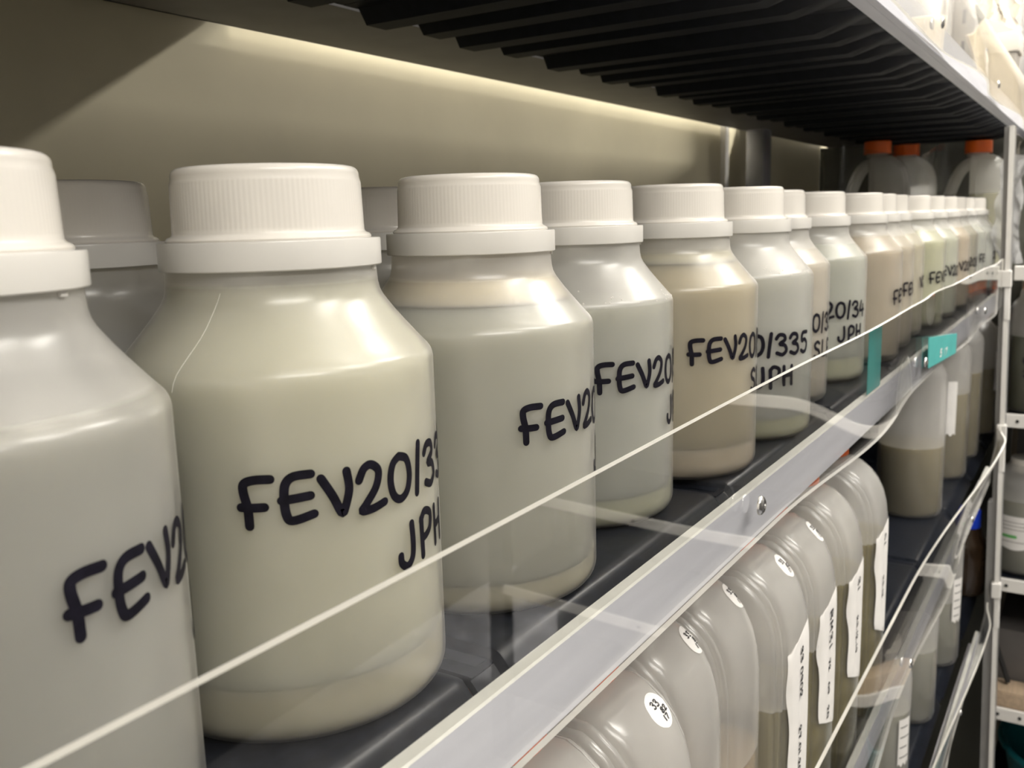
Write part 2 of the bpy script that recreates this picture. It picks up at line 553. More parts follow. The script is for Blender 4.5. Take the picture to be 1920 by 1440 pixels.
FR = [(0.0942, -0.0015), (0.1895, -0.0004), (0.2851, -0.0037), (0.3838, 0.0057), (0.4784, -0.0040), (0.5762, -0.0080), (0.6850, 0.0084),
      (0.7930, 0.0047), (0.9118, -0.0024), (1.0050, 0.0027), (1.0990, 0.0075), (1.1930, -0.0014), (1.3145, -0.0006), (1.4287, -0.0015),
      (1.5328, 0.0), (1.6388, 0.0), (1.7465, -0.0055)]
GR = 'white-capped sample bottles in the front row'
SPEC = [
 ('white-capped sample bottle at the left edge of the photo, FEV2 running off its right side', (0.40, 0.40, 0.375), 0.104, -95, 'FEV20/331', 'JPH', None, None),
 ('pale yellow sample bottle marked FEV20/33, the large complete one in the foreground', (0.66, 0.65, 0.53), 0.1225, -148.5, 'FEV20/332', 'JPH', None, ((0.57, 0.53, 0.39), 0.017)),
 ('grey-beige sample bottle with tan froth at its shoulder, just right of the large foreground bottle', (0.50, 0.50, 0.44), 0.1085, -126, 'FEV20/333', 'JPH', ((0.72, 0.62, 0.46), 0.009), ((0.60, 0.55, 0.40), 0.012)),
 ('sample bottle with droplets above its shoulder line, FEV20 starting at its left edge', (0.50, 0.51, 0.47), 0.100, -141.8, 'FEV20/338', 'JPH', None, ((0.58, 0.58, 0.42), 0.014)),
 ('olive beige sample bottle marked FEV20, right behind the droplet-flecked bottle', (0.50, 0.44, 0.31), 0.1125, -148, 'FEV20/334', 'SLP', ((0.60, 0.55, 0.40), 0.006), ((0.68, 0.57, 0.43), 0.017)),
 ('pale blue-grey sample bottle marked /335 with JPH below it', (0.55, 0.56, 0.53), 0.101, -204, 'FEV20/335', 'JPH', None, ((0.60, 0.60, 0.40), 0.014)),
 ('narrow visible slice of beige sample bottle between the ones marked /335 and 20/34', (0.58, 0.53, 0.45), 0.112, -168, 'FEV20/336', 'SLP', None, None),
 ('blue-grey sample bottle marked 20/34, eighth along the front row', (0.53, 0.55, 0.50), 0.112, -189, 'FEV20/34', 'JPH', None, ((0.62, 0.63, 0.45), 0.02)),
 ('tan sample bottle marked FEV, ninth along the front row', (0.50, 0.43, 0.33), 0.115, -112, 'FEV20/341', 'JPH', None, None),
 ('tan sample bottle tenth along the front row, a thin slice showing', (0.52, 0.46, 0.36), 0.112, -118, 'FEV20/342', None, None, None),
 ('beige sample bottle eleventh along the front row, a thin slice showing', (0.54, 0.50, 0.38), 0.112, -104, 'V20/343', None, None, None),
 ('greenish sample bottle marked FEV2, twelfth along the front row', (0.56, 0.57, 0.40), 0.113, -132, 'FEV20/344', None, None, None),
 ('pale grey-green sample bottle thirteenth along the front row', (0.54, 0.56, 0.46), 0.112, -138, 'EV20/345', None, None, None),
 ('tan sample bottle fourteenth along the front row', (0.54, 0.46, 0.35), 0.112, -128, 'V20/346', None, None, None),
 ('beige sample bottle third from the far end of the front row', (0.52, 0.50, 0.40), 0.112, -125, '20/347', None, None, None),
 ('grey sample bottle second from the far end of the front row', (0.50, 0.52, 0.47), 0.112, -118, 'FEV20', None, None, None),
 ('clear grey sample bottle at the far end of the front row', (0.52, 0.54, 0.50), 0.108, -108, '20/349', None, None, None),
]
for (x, y), (lab, col, lev, st, tx, sec, foam, sed) in zip(FR, SPEC):
    b = make_bottle(x, y, lab, col, lev, st, tx, sec, GR, 0.0, foam, 0.0632 if x < 0.55 else 0.0535 + 0.0, sed)
    if abs(x - 0.1895) < 1e-4:
        # fine pale scratch on the shoulder
        a = math.radians(-160)
        pts = []
        for k in range(12):
            z = 0.121 - 0.0235 * k / 11
            r = inner_radius(z, -0.0003)
            aa = a - 0.015 * k - 0.006 * math.sin(k)
            pts.append((r * math.cos(aa), r * math.sin(aa), z))
        bm = bmesh.new()
        add_tube(bm, pts, 0.00007, 6)
        obj('scratch', bm, M_whitemetal, b)
    if abs(x - 0.3838) < 1e-4 or abs(x - 0.5762) < 1e-4:
        bm = bmesh.new()
        for k in range(70):
            a = math.radians(random.uniform(-215, -60))
            z = lev + abs(random.gauss(0.0006, 0.0022))
            r = inner_radius(z, 0.0006)
            bmesh.ops.create_icosphere(bm, subdivisions=1, radius=random.uniform(0.0003, 0.0008),
                                       matrix=Matrix.Translation((r * math.cos(a), r * math.sin(a), z)))
        o = obj('droplets', bm, M_ring, b)
        o['kind'] = 'stuff'
make_bottle(0.1855, 0.0920, 'grey sample bottle in the back row, seen between the two nearest front bottles', (0.40, 0.40, 0.38), 0.10, None, group='white-capped sample bottles in the back row', rot=0.7)
make_bottle(0.3392, 0.0845, 'shaded sample bottle in the back row, its cap just showing behind the large foreground bottle', (0.40, 0.40, 0.38), 0.10, None, group='white-capped sample bottles in the back row', rot=2.0)

# ------------------------------------------------------------------ jugs with orange caps
def jug_outline():
    front = [(-0.043, 0.0), (-0.048, 0.002), (-0.050, 0.007)] + [(-0.050, z) for z in (0.04, 0.08, 0.12, 0.15)] + \
            [(-0.0496, 0.162), (-0.0482, 0.174), (-0.0455, 0.184), (-0.041, 0.193), (-0.035, 0.200), (-0.028, 0.2055), (-0.021, 0.209)]
    back = [(0.010, 0.209), (0.0120, 0.200), (0.0115, 0.186), (0.0110, 0.165), (0.0110, 0.145), (0.0125, 0.126), (0.018, 0.110),
            (0.030, 0.102), (0.046, 0.098), (0.056, 0.090), (0.060, 0.080), (0.060, 0.05), (0.060, 0.007), (0.058, 0.002), (0.053, 0.0)]
    return front + back

def offset_poly(P, d, zmin=None):
    n = len(P)
    out = []
    A = sum(P[i][0] * P[(i + 1) % n][1] - P[(i + 1) % n][0] * P[i][1] for i in range(n))
    sg = 1 if A > 0 else -1
    for i in range(n):
        a, p, b = P[i - 1], P[i], P[(i + 1) % n]
        def nrm(u, v):
            tx, ty = v[0] - u[0], v[1] - u[1]
            l = math.hypot(tx, ty) or 1e-9
            return (-ty / l * sg, tx / l * sg)
        n1, n2 = nrm(a, p), nrm(p, b)
        mx, my = n1[0] + n2[0], n1[1] + n2[1]
        l = math.hypot(mx, my) or 1e-9
        mx, my = mx / l, my / l
        c = max(0.55, mx * n1[0] + my * n1[1])
        out.append((p[0] + mx * d / c, p[1] + my * d / c))
    return out

def sections_solid(P, secs):
    bm = bmesh.new()
    rings = []
    for (x, d) in secs:
        rings.append([bm.verts.new((x, q[0], q[1])) for q in offset_poly(P, d)])
    n = len(P)
    for k in range(len(rings) - 1):
        for i in range(n):
            j = (i + 1) % n
            bm.faces.new((rings[k][i], rings[k][j], rings[k + 1][j], rings[k + 1][i]))
    bm.faces.new(rings[0])
    bm.faces.new(rings[-1][::-1])
    return bm

W = 0.0288
HS = [(-W, 0.0095), (-W + 0.0008, 0.0080), (-W + 0.0022, 0.0072), (-W + 0.0034, 0.0070), (-W + 0.0042, 0.0045), (-W + 0.0058, 0.0040),
      (-W + 0.0072, 0.0046), (-W + 0.0086, 0.0024), (-W + 0.0115, 0.0010), (-W + 0.017, 0.0002), (-0.006, -0.0003)]
SECS = HS + [(-x, d) for (x, d) in HS[::-1]]

def jug_body_mesh():
    bm = sections_solid(jug_outline(), SECS)
    add_lathe(bm, [(0.0, 0.2065), (0.0175, 0.2065), (0.0165, 0.2085), (0.0160, 0.2110), (0.0160, 0.2145), (0.0, 0.2145)], 40)
    path = smooth_path([(0, 0.004, 0.199), (0, 0.016, 0.194), (0, 0.0265, 0.181), (0, 0.035, 0.160), (0, 0.0420, 0.136), (0, 0.0470, 0.114), (0, 0.0480, 0.090)], 6)
    add_tube(bm, path, 0.0094, 16, flat=1.3)
    return bm

def jug_liquid(level):
    P = offset_poly(jug_outline(), 0.0014)
    bm = sections_solid(P, [(x * 0.955, max(d, 0.0)) for (x, d) in SECS])
    r = bmesh.ops.bisect_plane(bm, geom=bm.verts[:] + bm.edges[:] + bm.faces[:], plane_co=(0, 0, level), plane_no=(0, 0, 1), clear_outer=True)
    cut = [e for e in r['geom_cut'] if isinstance(e, bmesh.types.BMEdge)]
    bmesh.ops.holes_fill(bm, edges=cut, sides=0)
    return bm

def jug_cap_mesh():
    n = 144
    prof = [(0.0165, 0.2120), (0.0203, 0.2120), (0.0206, 0.2126), (0.0204, 0.2150), (0.0202, 0.2290)] + arc(0.0187, 0.2300, 0.0015, 0, 90, 4) + [(0.0, 0.2315)]
    def rf(r, z, i):
        return r - (0.00035 if (0.2140 < z < 0.2299 and i % 4 < 2) else 0)
    bm = bmesh.new()
    add_lathe(bm, prof, n, rfun=rf)
    return bm

o = obj('body', jug_body_mesh(), M_jug, angle=60); ME_jug = o.data; bpy.data.objects.remove(o)
o = obj('cap', jug_cap_mesh(), M_orange, angle=50); ME_jugcap = o.data; bpy.data.objects.remove(o)
M_olive = liquid('olive liquid', (0.17, 0.145, 0.062))
M_olive2 = liquid('grey olive liquid', (0.22, 0.20, 0.13))
M_pale = liquid('pale olive liquid', (0.56, 0.55, 0.40))
M_tan = liquid('tan liquid', (0.33, 0.25, 0.15))

def front_profile():
    """front edge of the jug as an (y, z) polyline from the base up over the shoulder"""
    return jug_outline()[2:14]

def on_front(s):
    """point and normal on the jug's front at height-like parameter s (arc length from base corner)"""
    P = front_profile()
    acc = 0.0
    for a, b in zip(P, P[1:]):
        l = math.hypot(b[0] - a[0], b[1] - a[1])
        if acc + l >= s:
            t = (s - acc) / l
            tx, tz = (b[0] - a[0]) / l, (b[1] - a[1]) / l
            return (a[0] + tx * l * t, a[1] + tz * l * t), (-tz, tx)
        acc += l
    return P[-1], (-0.5, 0.85)

def front_map(off):
    def f(u, v):
        (y, z), (ny, nz) = on_front(v)
        au = abs(u)
        # follow the rounding towards the edge
        d = 0.0
        for (x0, d0), (x1, d1) in zip(HS, HS[1:]):
            if -x1 <= au <= -x0:
                t = (au + x1) / (x1 - x0) if x1 != x0 else 0
                d = d1 + (d0 - d1) * t
        if au > W:
            # past the edge the tape lies back along the side of the jug
            d = HS[0][1] + (au - W)
            u = math.copysign(W + off, u)
        return Vector((u, y - ny * d + ny * off, z - nz * d + nz * off))
    return f

def patch(fm, pts, res=14, rest=24):
    """filled patch over the polygon between left and right edges: pts rows of (v, uL, uR)"""
    bm = bmesh.new()
    rows = []
    for (v, a, b) in pts:
        rows.append([bm.verts.new(fm(a + (b - a) * k / res, v)) for k in range(res + 1)])
    for r in range(len(rows) - 1):
        for k in range(res):
            bm.faces.new((rows[r][k], rows[r][k + 1], rows[r + 1][k + 1], rows[r + 1][k]))
    return bm

def make_jug(x, y, z, label, level, liq, group, rot=0.0, scale=1.0, sticker=None, tape=None):
    t = thing('milk_jug', label, 'jug', (x, y, z), rot, group)
    t.scale = (scale, scale, scale)
    link_shell(ME_jug, 'frosted jug polythene' if scale > 1.0 else 'jug polythene', level, t)
    link('cap', ME_jugcap, None, t)
    if level:
        obj('liquid', jug_liquid(level), liq, t, angle=50)
    if sticker:
        su, sv = sticker
        fm = front_map(0.0004)
        bm = bmesh.new()
        R = 0.0078
        cv = bm.verts.new(fm(su, sv))
        prev = None
        rings = []
        for k in range(1, 5):
            rings.append([bm.verts.new(fm(su + R * k / 4 * math.cos(2 * PI * i / 28), sv + R * k / 4 * math.sin(2 * PI * i / 28))) for i in range(28)])
        for i in range(28):
            j = (i + 1) % 28
            bm.faces.new((cv, rings[0][i], rings[0][j]))
            for k in range(3):
                bm.faces.new((rings[k][i], rings[k + 1][i], rings[k + 1][j], rings[k][j]))
        st = obj('round_sticker', bm, M_paper, t)
        st['label'] = 'round white sticker with small print'
        fm2 = front_map(0.0007)
        rows = [('33', su - 0.0035, sv + 0.0012, 0.0022, 0.0030, 0.0010, 0.0), ('82', su + 0.0005, sv - 0.0022, 0.0020, 0.0024, 0.0008, 0.0), ('17', su - 0.0008, sv - 0.0052, 0.0020, 0.0022, 0.0008, 0.0)]
        obj('print', ribbons(text_strokes(rows), 0.0006, fm2), M_print, st)
    if tape:
        rows_t, txts = tape
        tp = obj('label_tape', patch(front_map(0.0006), rows_t, 16), M_paper, t)
        tp['label'] = 'torn strip of white label tape running down the jug'
        fm2 = front_map(0.0010)
        bmS = []
        for (txt, uc, vtop, h) in txts:
            # lettering turned a quarter turn, reading downwards
            for s in text_strokes([(txt, 0.0, 0.0, h * 0.75, h, h * 0.25, 0.0)]):
                bmS.append([(uc + p[1], vtop - p[0]) for p in s])
        obj('print', ribbons(bmS, 0.0012, fm2), M_print, tp)
    return t

ZL = -0.262
edges = [0.286, 0.346, 0.406, 0.466, 0.526, 0.592, 0.670, 0.760]
levels = [0.10, 0.105, 0.11, 0.118, 0.128, 0.135, 0.150, 0.150]
liqs = [M_olive2, M_tan, M_tan, M_tan, M_olive2, M_olive, M_olive, M_olive]
jl = ['clear orange-capped jug on the shelf below, nearest the camera, cut off by the photo edge',
      'orange-capped jug on the shelf below with the largest round sticker, second from the camera',
      'orange-capped jug on the shelf below, third from the camera, sticker and no tape',
      'jug on the shelf below, fourth from the camera, sticker and no tape',
      'jug on the shelf below, fifth from the camera, with sticker and longest white tape',
      'jug on the shelf below, sixth from the camera, sticker and tape printed BM31',
      'jug on the shelf below, second from the row\'s far end, white tape with pointed tip',
      'last jug of the row on the shelf below, white tape high on its side']
def tape_rows(v0, v1, u0, u1, lean=0.0, ragged=0.004):
    out = []
    n = 22
    for k in range(n + 1):
        t = k / n
        v = v0 + (v1 - v0) * t
        w = 0.0009 * math.sin(7 * t + v0 * 90) + 0.0004 * math.sin(17 * t)
        a, b = u0 + lean * t + w, u1 + lean * t + w
        if t < 0.14:
            a += (b - a) * (1 - t / 0.14) * 0.9
        if t > 0.93:
            a += (b - a) * ((t - 0.93) / 0.07) * 0.9
        out.append((v, a, b))
    return out
tapes = {4: (tape_rows(0.060, 0.162, -0.020, 0.0150), [('33 0902', -0.006, 0.152, 0.0048), ('27.01.20', -0.006, 0.104, 0.0044)]),
         5: (tape_rows(0.066, 0.158, -0.020, 0.0150), [('BM31', -0.006, 0.148, 0.0075), ('72', -0.006, 0.116, 0.0042), ('09', -0.006, 0.100, 0.0042), ('20', -0.006, 0.084, 0.0042)]),
         6: (tape_rows(0.062, 0.152, -0.020, 0.0150), [('31', -0.006, 0.142, 0.0065), ('23.12.19', -0.006, 0.114, 0.0044)]),
         7: (tape_rows(0.060, 0.155, -0.020, 0.0150), [('S1', -0.006, 0.146, 0.0065), ('23.12', -0.006, 0.112, 0.0044)])}
stick = {1: (0.010, 0.195), 2: (0.016, 0.197), 3: (0.016, 0.197), 4: (0.012, 0.196), 5: (0.014, 0.196)}
for i, e in enumerate(edges):
    make_jug(e - 0.029, -0.0245 + (0.010 if i in (2, 3) else 0.0), ZL, jl[i], levels[i], liqs[i], 'orange-capped jugs on the shelf below', 0.0, 1.0, stick.get(i), tapes.get(i))

JG = 'orange-capped jugs at the far end of the bottle shelf'
make_jug(1.860, -0.004, 0.0, 'orange-capped handled jug at the far end of the bottle row, rightmost of three', 0.148, M_pale, JG, 0.12, 1.10)
make_jug(1.893, 0.121, 0.0, 'orange-capped jug at the far end of the bottle shelf, middle of three', 0.05, M_pale, JG, 0.05, 1.12)
make_jug(1.745, 0.143, 0.0, 'orange-capped jug at the far end of the bottle shelf, leftmost of three, handle facing left', 0.13, M_pale, JG, 0.15, 1.11)

# ------------------------------------------------------------------ the shelving unit, its trays and guards
LEVELS = [0.262, 0.0, -0.262, -0.524]
unit = thing('shelving_unit', 'steel shelving unit with aluminium front rails that carries all the bottles', 'shelving', (0, 0, -1.1))
UZ = 1.1
SCREWS = [-0.06, 0.3734, 0.8021, 1.2391]
def screw_bm(x, z, y):
    bm = bmesh.new()
    prof = [(0.0, 0.0), (0.0042, 0.0), (0.0042, 0.0006), (0.0038, 0.0014), (0.0026, 0.0021), (0.0012, 0.0023), (0.0010, 0.0010), (0.0, 0.0010)]
    add_lathe(bm, prof, 24)
    bmesh.ops.transform(bm, matrix=Matrix.Translation((x, y, z)) @ Matrix.Rotation(PI / 2, 4, 'X'), verts=bm.verts[:])
    return bm
for li, z in enumerate(LEVELS):
    x1 = 2.0 if li == 0 else 1.50
    r0, r1 = (0.2575, 0.2815) if li == 0 else (z - 0.0042, z + 0.0198)
    bm = bmesh.new()
    add_box(bm, -0.16, x1, -0.0812, -0.0762, r0 + UZ, r1 + UZ, 0.0006, 1)
    add_box(bm, -0.16, x1, -0.0765, -0.0680, r0 + UZ, r0 + 0.0015 + UZ)
    for f in bm.faces:
        c = f.calc_center_median()
        if f.normal.z > 0.5 and c.y < -0.076:
            f.material_index = 1
    r = obj('front_rail', bm, [M_alu, M_rail_edge], unit)
    for sx in SCREWS:
        obj('screw', screw_bm(sx, r0 + 0.0195 + UZ, -0.0868), M_screw, r)
    # back rail: an angle with a flange behind the trays
    f0, f1, fy = (0.2650, 0.2805, 0.1885) if li == 0 else (z - 0.0085, z + 0.02, 0.174)
    bm = bmesh.new()
    add_box(bm, -0.24, 1.96, fy, 0.277, f0 + UZ, f0 + 0.002 + UZ)
    add_box(bm, -0.24, 1.96, 0.275, 0.277, f0 + UZ, f1 + UZ)
    obj('back_rail', bm, M_backrail, unit)
box('added_end_panel', 1.964, 1.972, -0.078, 0.297, 0.0, 0.2660 + UZ, M_endpanel, unit)  # partition added to keep the wall lamp off the far end
for (px, py) in ((1.45, 0.260), (-0.26, 0.260), (1.995, 0.260), (1.995, -0.062)):
    bm = bmesh.new()
    add_box(bm, px - 0.020, px + 0.020, py - 0.014, py + 0.014, 0.0, 1.1 + 0.62, 0.002, 2)
    obj('post', bm, M_post, unit)

ORD = ['nearest the camera', 'second from the camera', 'third from the camera', 'fourth from the camera', 'fifth from the camera', 'sixth from the camera', 'seventh from the camera', 'eighth from the camera', 'at the far end']
def tray_bm(L=0.214, top=False):
    """moulded tray: flat top with rolled front edge, ribs underneath that die out towards the front"""
    bm = bmesh.new()
    yb = 0.187 if top else 0.172
    lz = 0.005 if top else 0.015
    # top skin as profile swept along x
    prof = [(yb, -0.006), (yb, 0.0), (0.10, 0.0), (0.0, 0.0), (-0.038, 0.0), (-0.0425, 0.0), (-0.0445, -0.0003), (-0.0462, -0.0013), (-0.0478, -0.0030), (-0.0525, -0.0090), (-0.0565, -0.0150), (-0.0540, -0.0160), (-0.0490, -0.0090), (-0.043, -0.0040), (0.0, -0.0035)]
    if top:
        prof = [((y - 0.0068) if y < -0.04 else y, z) for (y, z) in prof]
        prof = [(y, max(z, -lz + (0.0015 if i < 13 else 0))) if y < -0.042 else (y, z) for i, (y, z) in enumerate(prof)]
    xs = [(0.0, 0.0036), (0.011, 0.0036), (0.0125, 0.0030), (0.0145, 0.0004), (0.0155, 0.0), (L - 0.006, 0.0), (L - 0.0025, 0.0006), (L - 0.0008, 0.0018), (L, 0.0040)]
    if top:
        xs = [(-0.0015, 0.0), (L + 0.0015, 0.0)]
    rings = []
    for (x, dz) in xs:
        rings.append([bm.verts.new((x, y + (dz * 0.6 if y < -0.045 else 0), z - (dz if z > -0.0045 or (y < -0.044 and z > -0.013) else 0))) for (y, z) in prof])
    n = len(prof)
    for a, b in zip(rings, rings[1:]):
        for i in range(n):
            j = (i + 1) % n
            bm.faces.new((a[i], a[j], b[j], b[i]))
    bm.faces.new(rings[0][::-1])
    bm.faces.new(rings[-1])
    # ribs
    k = 0
    x = 0.006
    while x + 0.036 < L:
        h = (0.0150 if top else 0.0120) - (0.0025 if k % 2 else 0.0)
        w0, w1 = 0.036, 0.018
        secs = [(yb - 0.003, 1.0), (0.10, 1.0), (0.0, 1.0), (-0.016, 1.0), (-0.030, 0.62), (-0.042, 0.10)]
        if top:
            secs = secs[:3] + [(-0.026, 1.0), (-0.042, 0.60), (-0.058, 0.12)]
        rr = []
        for (y, f) in secs:
            cx = x + w0 / 2
            z0 = -0.0032
            zb = z0 - (h - 0.003) * f
            rr.append([bm.verts.new(q) for q in ((cx - w0 / 2, y, z0), (cx + w0 / 2, y, z0), (cx + w1 / 2, y, zb), (cx - w1 / 2, y, zb))])
        for a, b in zip(rr, rr[1:]):
            for i in range(4):
                j = (i + 1) % 4
                bm.faces.new((a[i], a[j], b[j], b[i]))
        bm.faces.new(rr[0][::-1])
        bm.faces.new(rr[-1])
        x += 0.0565 if k % 2 == 0 else 0.0405
        k += 1
    return bm
o = obj('shelf_tray', tray_bm(), M_tray, angle=30); ME_tray = o.data; bpy.data.objects.remove(o)
o = obj('shelf_tray', tray_bm(top=True), M_trayup, angle=30); ME_traytop = o.data; bpy.data.objects.remove(o)
LEVN = ['overhead black ribbed shelf tray, %s', 'dark shelf tray under the row of sample bottles, %s', 'dark shelf tray under the orange-capped jugs and grey bottles, %s', 'dark shelf tray on the lowest visible shelf, %s']
for li, z in enumerate(LEVELS):
    for k in range(10):
        x = -0.218 + 0.218 * k + 0.0005
        if li == 3 and k < 4:
            continue
        o = link('shelf_tray', ME_traytop if li == 0 else ME_tray, None)
        o.location = (x, 0, 0.272 if li == 0 else z)
        w = 'nearest the camera' if k == (4 if li == 3 else 0) else (ORD[k] if k < 8 else ('second from the far end' if k == 8 else 'at the far end'))
        if li == 3 and k > 4:
            w = ORD[k - 4] if k < 8 else ('second from the far end' if k == 8 else 'at the far end')
        tag(o, LEVN[li] % w, 'shelf tray', ['trays of the shelf overhead', 'trays under the sample bottles', 'trays under the jugs', 'trays of the lowest visible shelf'][li])
        o.scale = (1, 1, 1)

def sm(t):
    t = max(0.0, min(1.0, t))
    return t * t * (3 - 2 * t)

def guard(label, z0, z1, yfun, x0=-0.14, x1=1.50, n=150, m=8, th=0.0022):
    bm = bmesh.new()
    G = []
    for i in range(n + 1):
        x = x0 + (x1 - x0) * i / n
        col = []
        for j in range(m + 1):
            t = j / m
            y = -0.0839 + yfun(x, t)
            z = z0 + (z1 - z0) * t
            col.append((bm.verts.new((x, y, z)), bm.verts.new((x, y + th, z))))
        G.append(col)
    for i in range(n):
        for j in range(m):
            bm.faces.new([G[i][j][0], G[i + 1][j][0], G[i + 1][j + 1][0], G[i][j + 1][0]])
            bm.faces.new([G[i][j][1], G[i][j + 1][1], G[i + 1][j + 1][1], G[i + 1][j][1]])
        for j in (0, m):
            f = bm.faces.new([G[i][j][0], G[i][j][1], G[i + 1][j][1], G[i + 1][j][0]])
            f.material_index = 1
    for i in (0, n):
        for j in range(m):
            f = bm.faces.new([G[i][j][0], G[i][j][1], G[i][j + 1][1], G[i][j + 1][0]])
            f.material_index = 1
    o = obj('shelf_guard', bm, [M_acrylic, M_acedge])
    return tag(o, label, 'shelf guard', 'clear acrylic shelf guards')

def bow(x, a, b):
    return math.sin(PI * (x - a) / (b - a)) ** 2 if a < x < b else 0.0
def y_main(x, t):
    b = -0.0085 * bow(x, 0.41, 0.79) * (1 - 0.72 * t)
    b += -0.0010 * bow(x, -0.05, 0.36) * t
    b += 0.0035 * bow(x, 0.80, 1.0) * max(0, t - 0.4) / 0.6 - 0.004 * bow(x, 0.95, 1.23) * (1 - t) - 0.004 * bow(x, 1.24, 1.48)
    return b
def y_low(x, t):
    b = -0.024 * sm((x - 0.80) / 0.60) * max(0.0, t - 0.25) / 0.75 * (1 - sm((x - 1.40) / 0.1) * 0.6)
    b += -0.007 * bow(x, 0.40, 0.80) * (1 - t) - 0.006 * bow(x, 0.82, 1.22) * (1 - t)
    return b
def y_low3(x, t):
    b = -0.020 * sm((x - 0.85) / 0.55) * max(0.0, t - 0.25) / 0.75 * (1 - sm((x - 1.40) / 0.1) * 0.6)
    b += -0.006 * bow(x, 0.82, 1.22) * (1 - t)
    return b
def y_up(x, t):
    return -0.012 * bow(x, 0.82, 1.22) * (1 - t) - 0.010 * bow(x, 1.25, 1.75) * (1 - t) - 0.003 * bow(x, 0.38, 0.8)
guard('clear acrylic guard strip across the front of the sample bottles, white cut edge on top', -0.0035, 0.0650, y_main)
guard('clear acrylic guard strip across the orange-capped jugs on the shelf below', ZL - 0.0035, ZL + 0.0810, y_low)
guard('clear acrylic guard strip of the lowest visible shelf, bottom right', -0.526, -0.455, y_low3)
guard('clear acrylic guard strip along the shelf overhead, top right', 0.2615, 0.330, y_up, x1=1.85)

# teal patches painted in place of reflections in the guard
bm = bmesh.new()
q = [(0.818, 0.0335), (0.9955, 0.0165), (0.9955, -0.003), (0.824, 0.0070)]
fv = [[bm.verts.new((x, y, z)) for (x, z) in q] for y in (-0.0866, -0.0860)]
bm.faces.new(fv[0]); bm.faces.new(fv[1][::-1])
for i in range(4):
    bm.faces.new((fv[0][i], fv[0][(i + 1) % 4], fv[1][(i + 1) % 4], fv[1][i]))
tg = tag(obj('teal_reflection', bm, M_teal), 'skewed teal patch painted as a reflection on the front of the clear guard, beside a screw', 'reflection')
rows = [('5 17', 0.885, 0.008, 0.012, 0.006, 0.004, -0.09)]
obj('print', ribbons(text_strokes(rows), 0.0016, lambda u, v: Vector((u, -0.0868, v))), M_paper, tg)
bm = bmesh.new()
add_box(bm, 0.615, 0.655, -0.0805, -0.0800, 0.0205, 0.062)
tag(obj('teal_reflection_strip', bm, M_teal), 'narrow upright teal strip standing in for a reflection in the guard, in front of a tan bottle', 'reflection')

# corner strip where the guards end, with white clips
strip = thing('corner_strip', 'slim white upright strip at the corner where the guards end', 'shelf strip', (1.505, -0.0895, 0.0))
strip.rotation_euler = (-0.027, 0, 0)
box('upright', -0.003, 0.003, -0.003, 0.003, -1.06, 0.250, M_whitemetal, strip)
bm = bmesh.new()
add_box(bm, 0.007, 0.030, -0.003, 0.016, -1.06, -0.300)
add_box(bm, 0.007, 0.030, -0.003, 0.010, -0.300, 0.250)
obj('channel', bm, M_postlight, strip)
for z in (0.036, -0.190, -0.435):
    b_ = bmesh.new()
    add_box(b_, -0.006, 0.006, -0.006, 0.007, z - 0.012, z + 0.012, 0.001, 1)
    add_box(b_, -0.004, 0.004, -0.005, 0.003, z - 0.060, z - 0.012, 0.001, 1)
    obj('clip', b_, M_whitemetal, strip)

# ------------------------------------------------------------------ grey bottles further along the shelf below, and on the shelf beneath
def tall_profile(R, H, neck):
    sh = H * 0.80 if H > 0.18 else H - 0.060
    return [(0.0, 0.001), (R * 0.8, 0.0), (R * 0.95, 0.002), (R, 0.008), (R, sh * 0.5), (R, sh - 0.008), (R * 0.985, sh), (R * 0.93, sh + 0.006),
            (R * 0.75, sh + 0.016), (neck * 1.25, sh + 0.026), (neck, sh + 0.033), (neck, H - 0.012), (neck, H - 0.010)]
def make_tall(name, x, y, z, R, H, neck, label, liq, level, capm, group, strip_lab=None, rot=0.0, text=None, bodym=None, kind='bottle', caph=0.020):
    t = thing(name, label, kind, (x, y, z), rot, group)
    P = tall_profile(R, H, neck)
    lathe('body', P, bodym or shell('grey bottle polythene', level if liq else None), t, 64)
    if liq:
        lathe('liquid', [(0, 0.003), (R - 0.006, 0.003), (R - 0.0016, 0.009), (R - 0.0016, level), (0, level)], liq, t, 48)
    lathe('cap', [(0, H - caph), (neck + 0.0035, H - caph), (neck + 0.0038, H - caph + 0.001), (neck + 0.0034, H - 0.002), (neck + 0.002, H), (0, H)], capm, t, 48)
    if strip_lab:
        a0, a1, z0, z1, lines = strip_lab
        bm = bmesh.new()
        R2 = R + 0.0004
        n = 16
        lo, hi = [], []
        for k in range(n + 1):
            a = math.radians(a0 + (a1 - a0) * k / n)
            lo.append(bm.verts.new((R2 * math.cos(a), R2 * math.sin(a), z0 + 0.002 * math.sin(k))))
            hi.append(bm.verts.new((R2 * math.cos(a), R2 * math.sin(a), z1)))
        for k in range(n):
            bm.faces.new((lo[k], lo[k + 1], hi[k + 1], hi[k]))
        lb = obj('paper_label', bm, M_paper, t)
        if lines:
            st = []
            u0, u1 = math.radians(a0) * R2, math.radians(a1) * R2
            for k in range(lines):
                v = z1 - (z1 - z0) * (k + 0.8) / (lines + 0.6)
                st.append([(u0 + (u1 - u0) * 0.1, v), (u0 + (u1 - u0) * (0.9 if k % 2 else 0.7), v)])
            obj('print', ribbons(st, 0.0012, cyl_map(R2 + 0.0003), False), M_print, lb)
    if text:
        R2 = R + 0.0004
        st = []
        for (tx, a, zz, cw, h) in text:
            st += text_strokes([(tx, math.radians(a) * R2, zz, cw, h, cw * 0.3, 0.0)])
        obj('handwriting', ribbons(st, 0.0022, cyl_map(R2)), M_ink, t)
    return t
PG = 'grey polythene bottles beyond the jugs'
M_liqP = liquid('brown grey liquid', (0.24, 0.21, 0.13))
M_liqQ = liquid('grey liquid', (0.30, 0.30, 0.26))
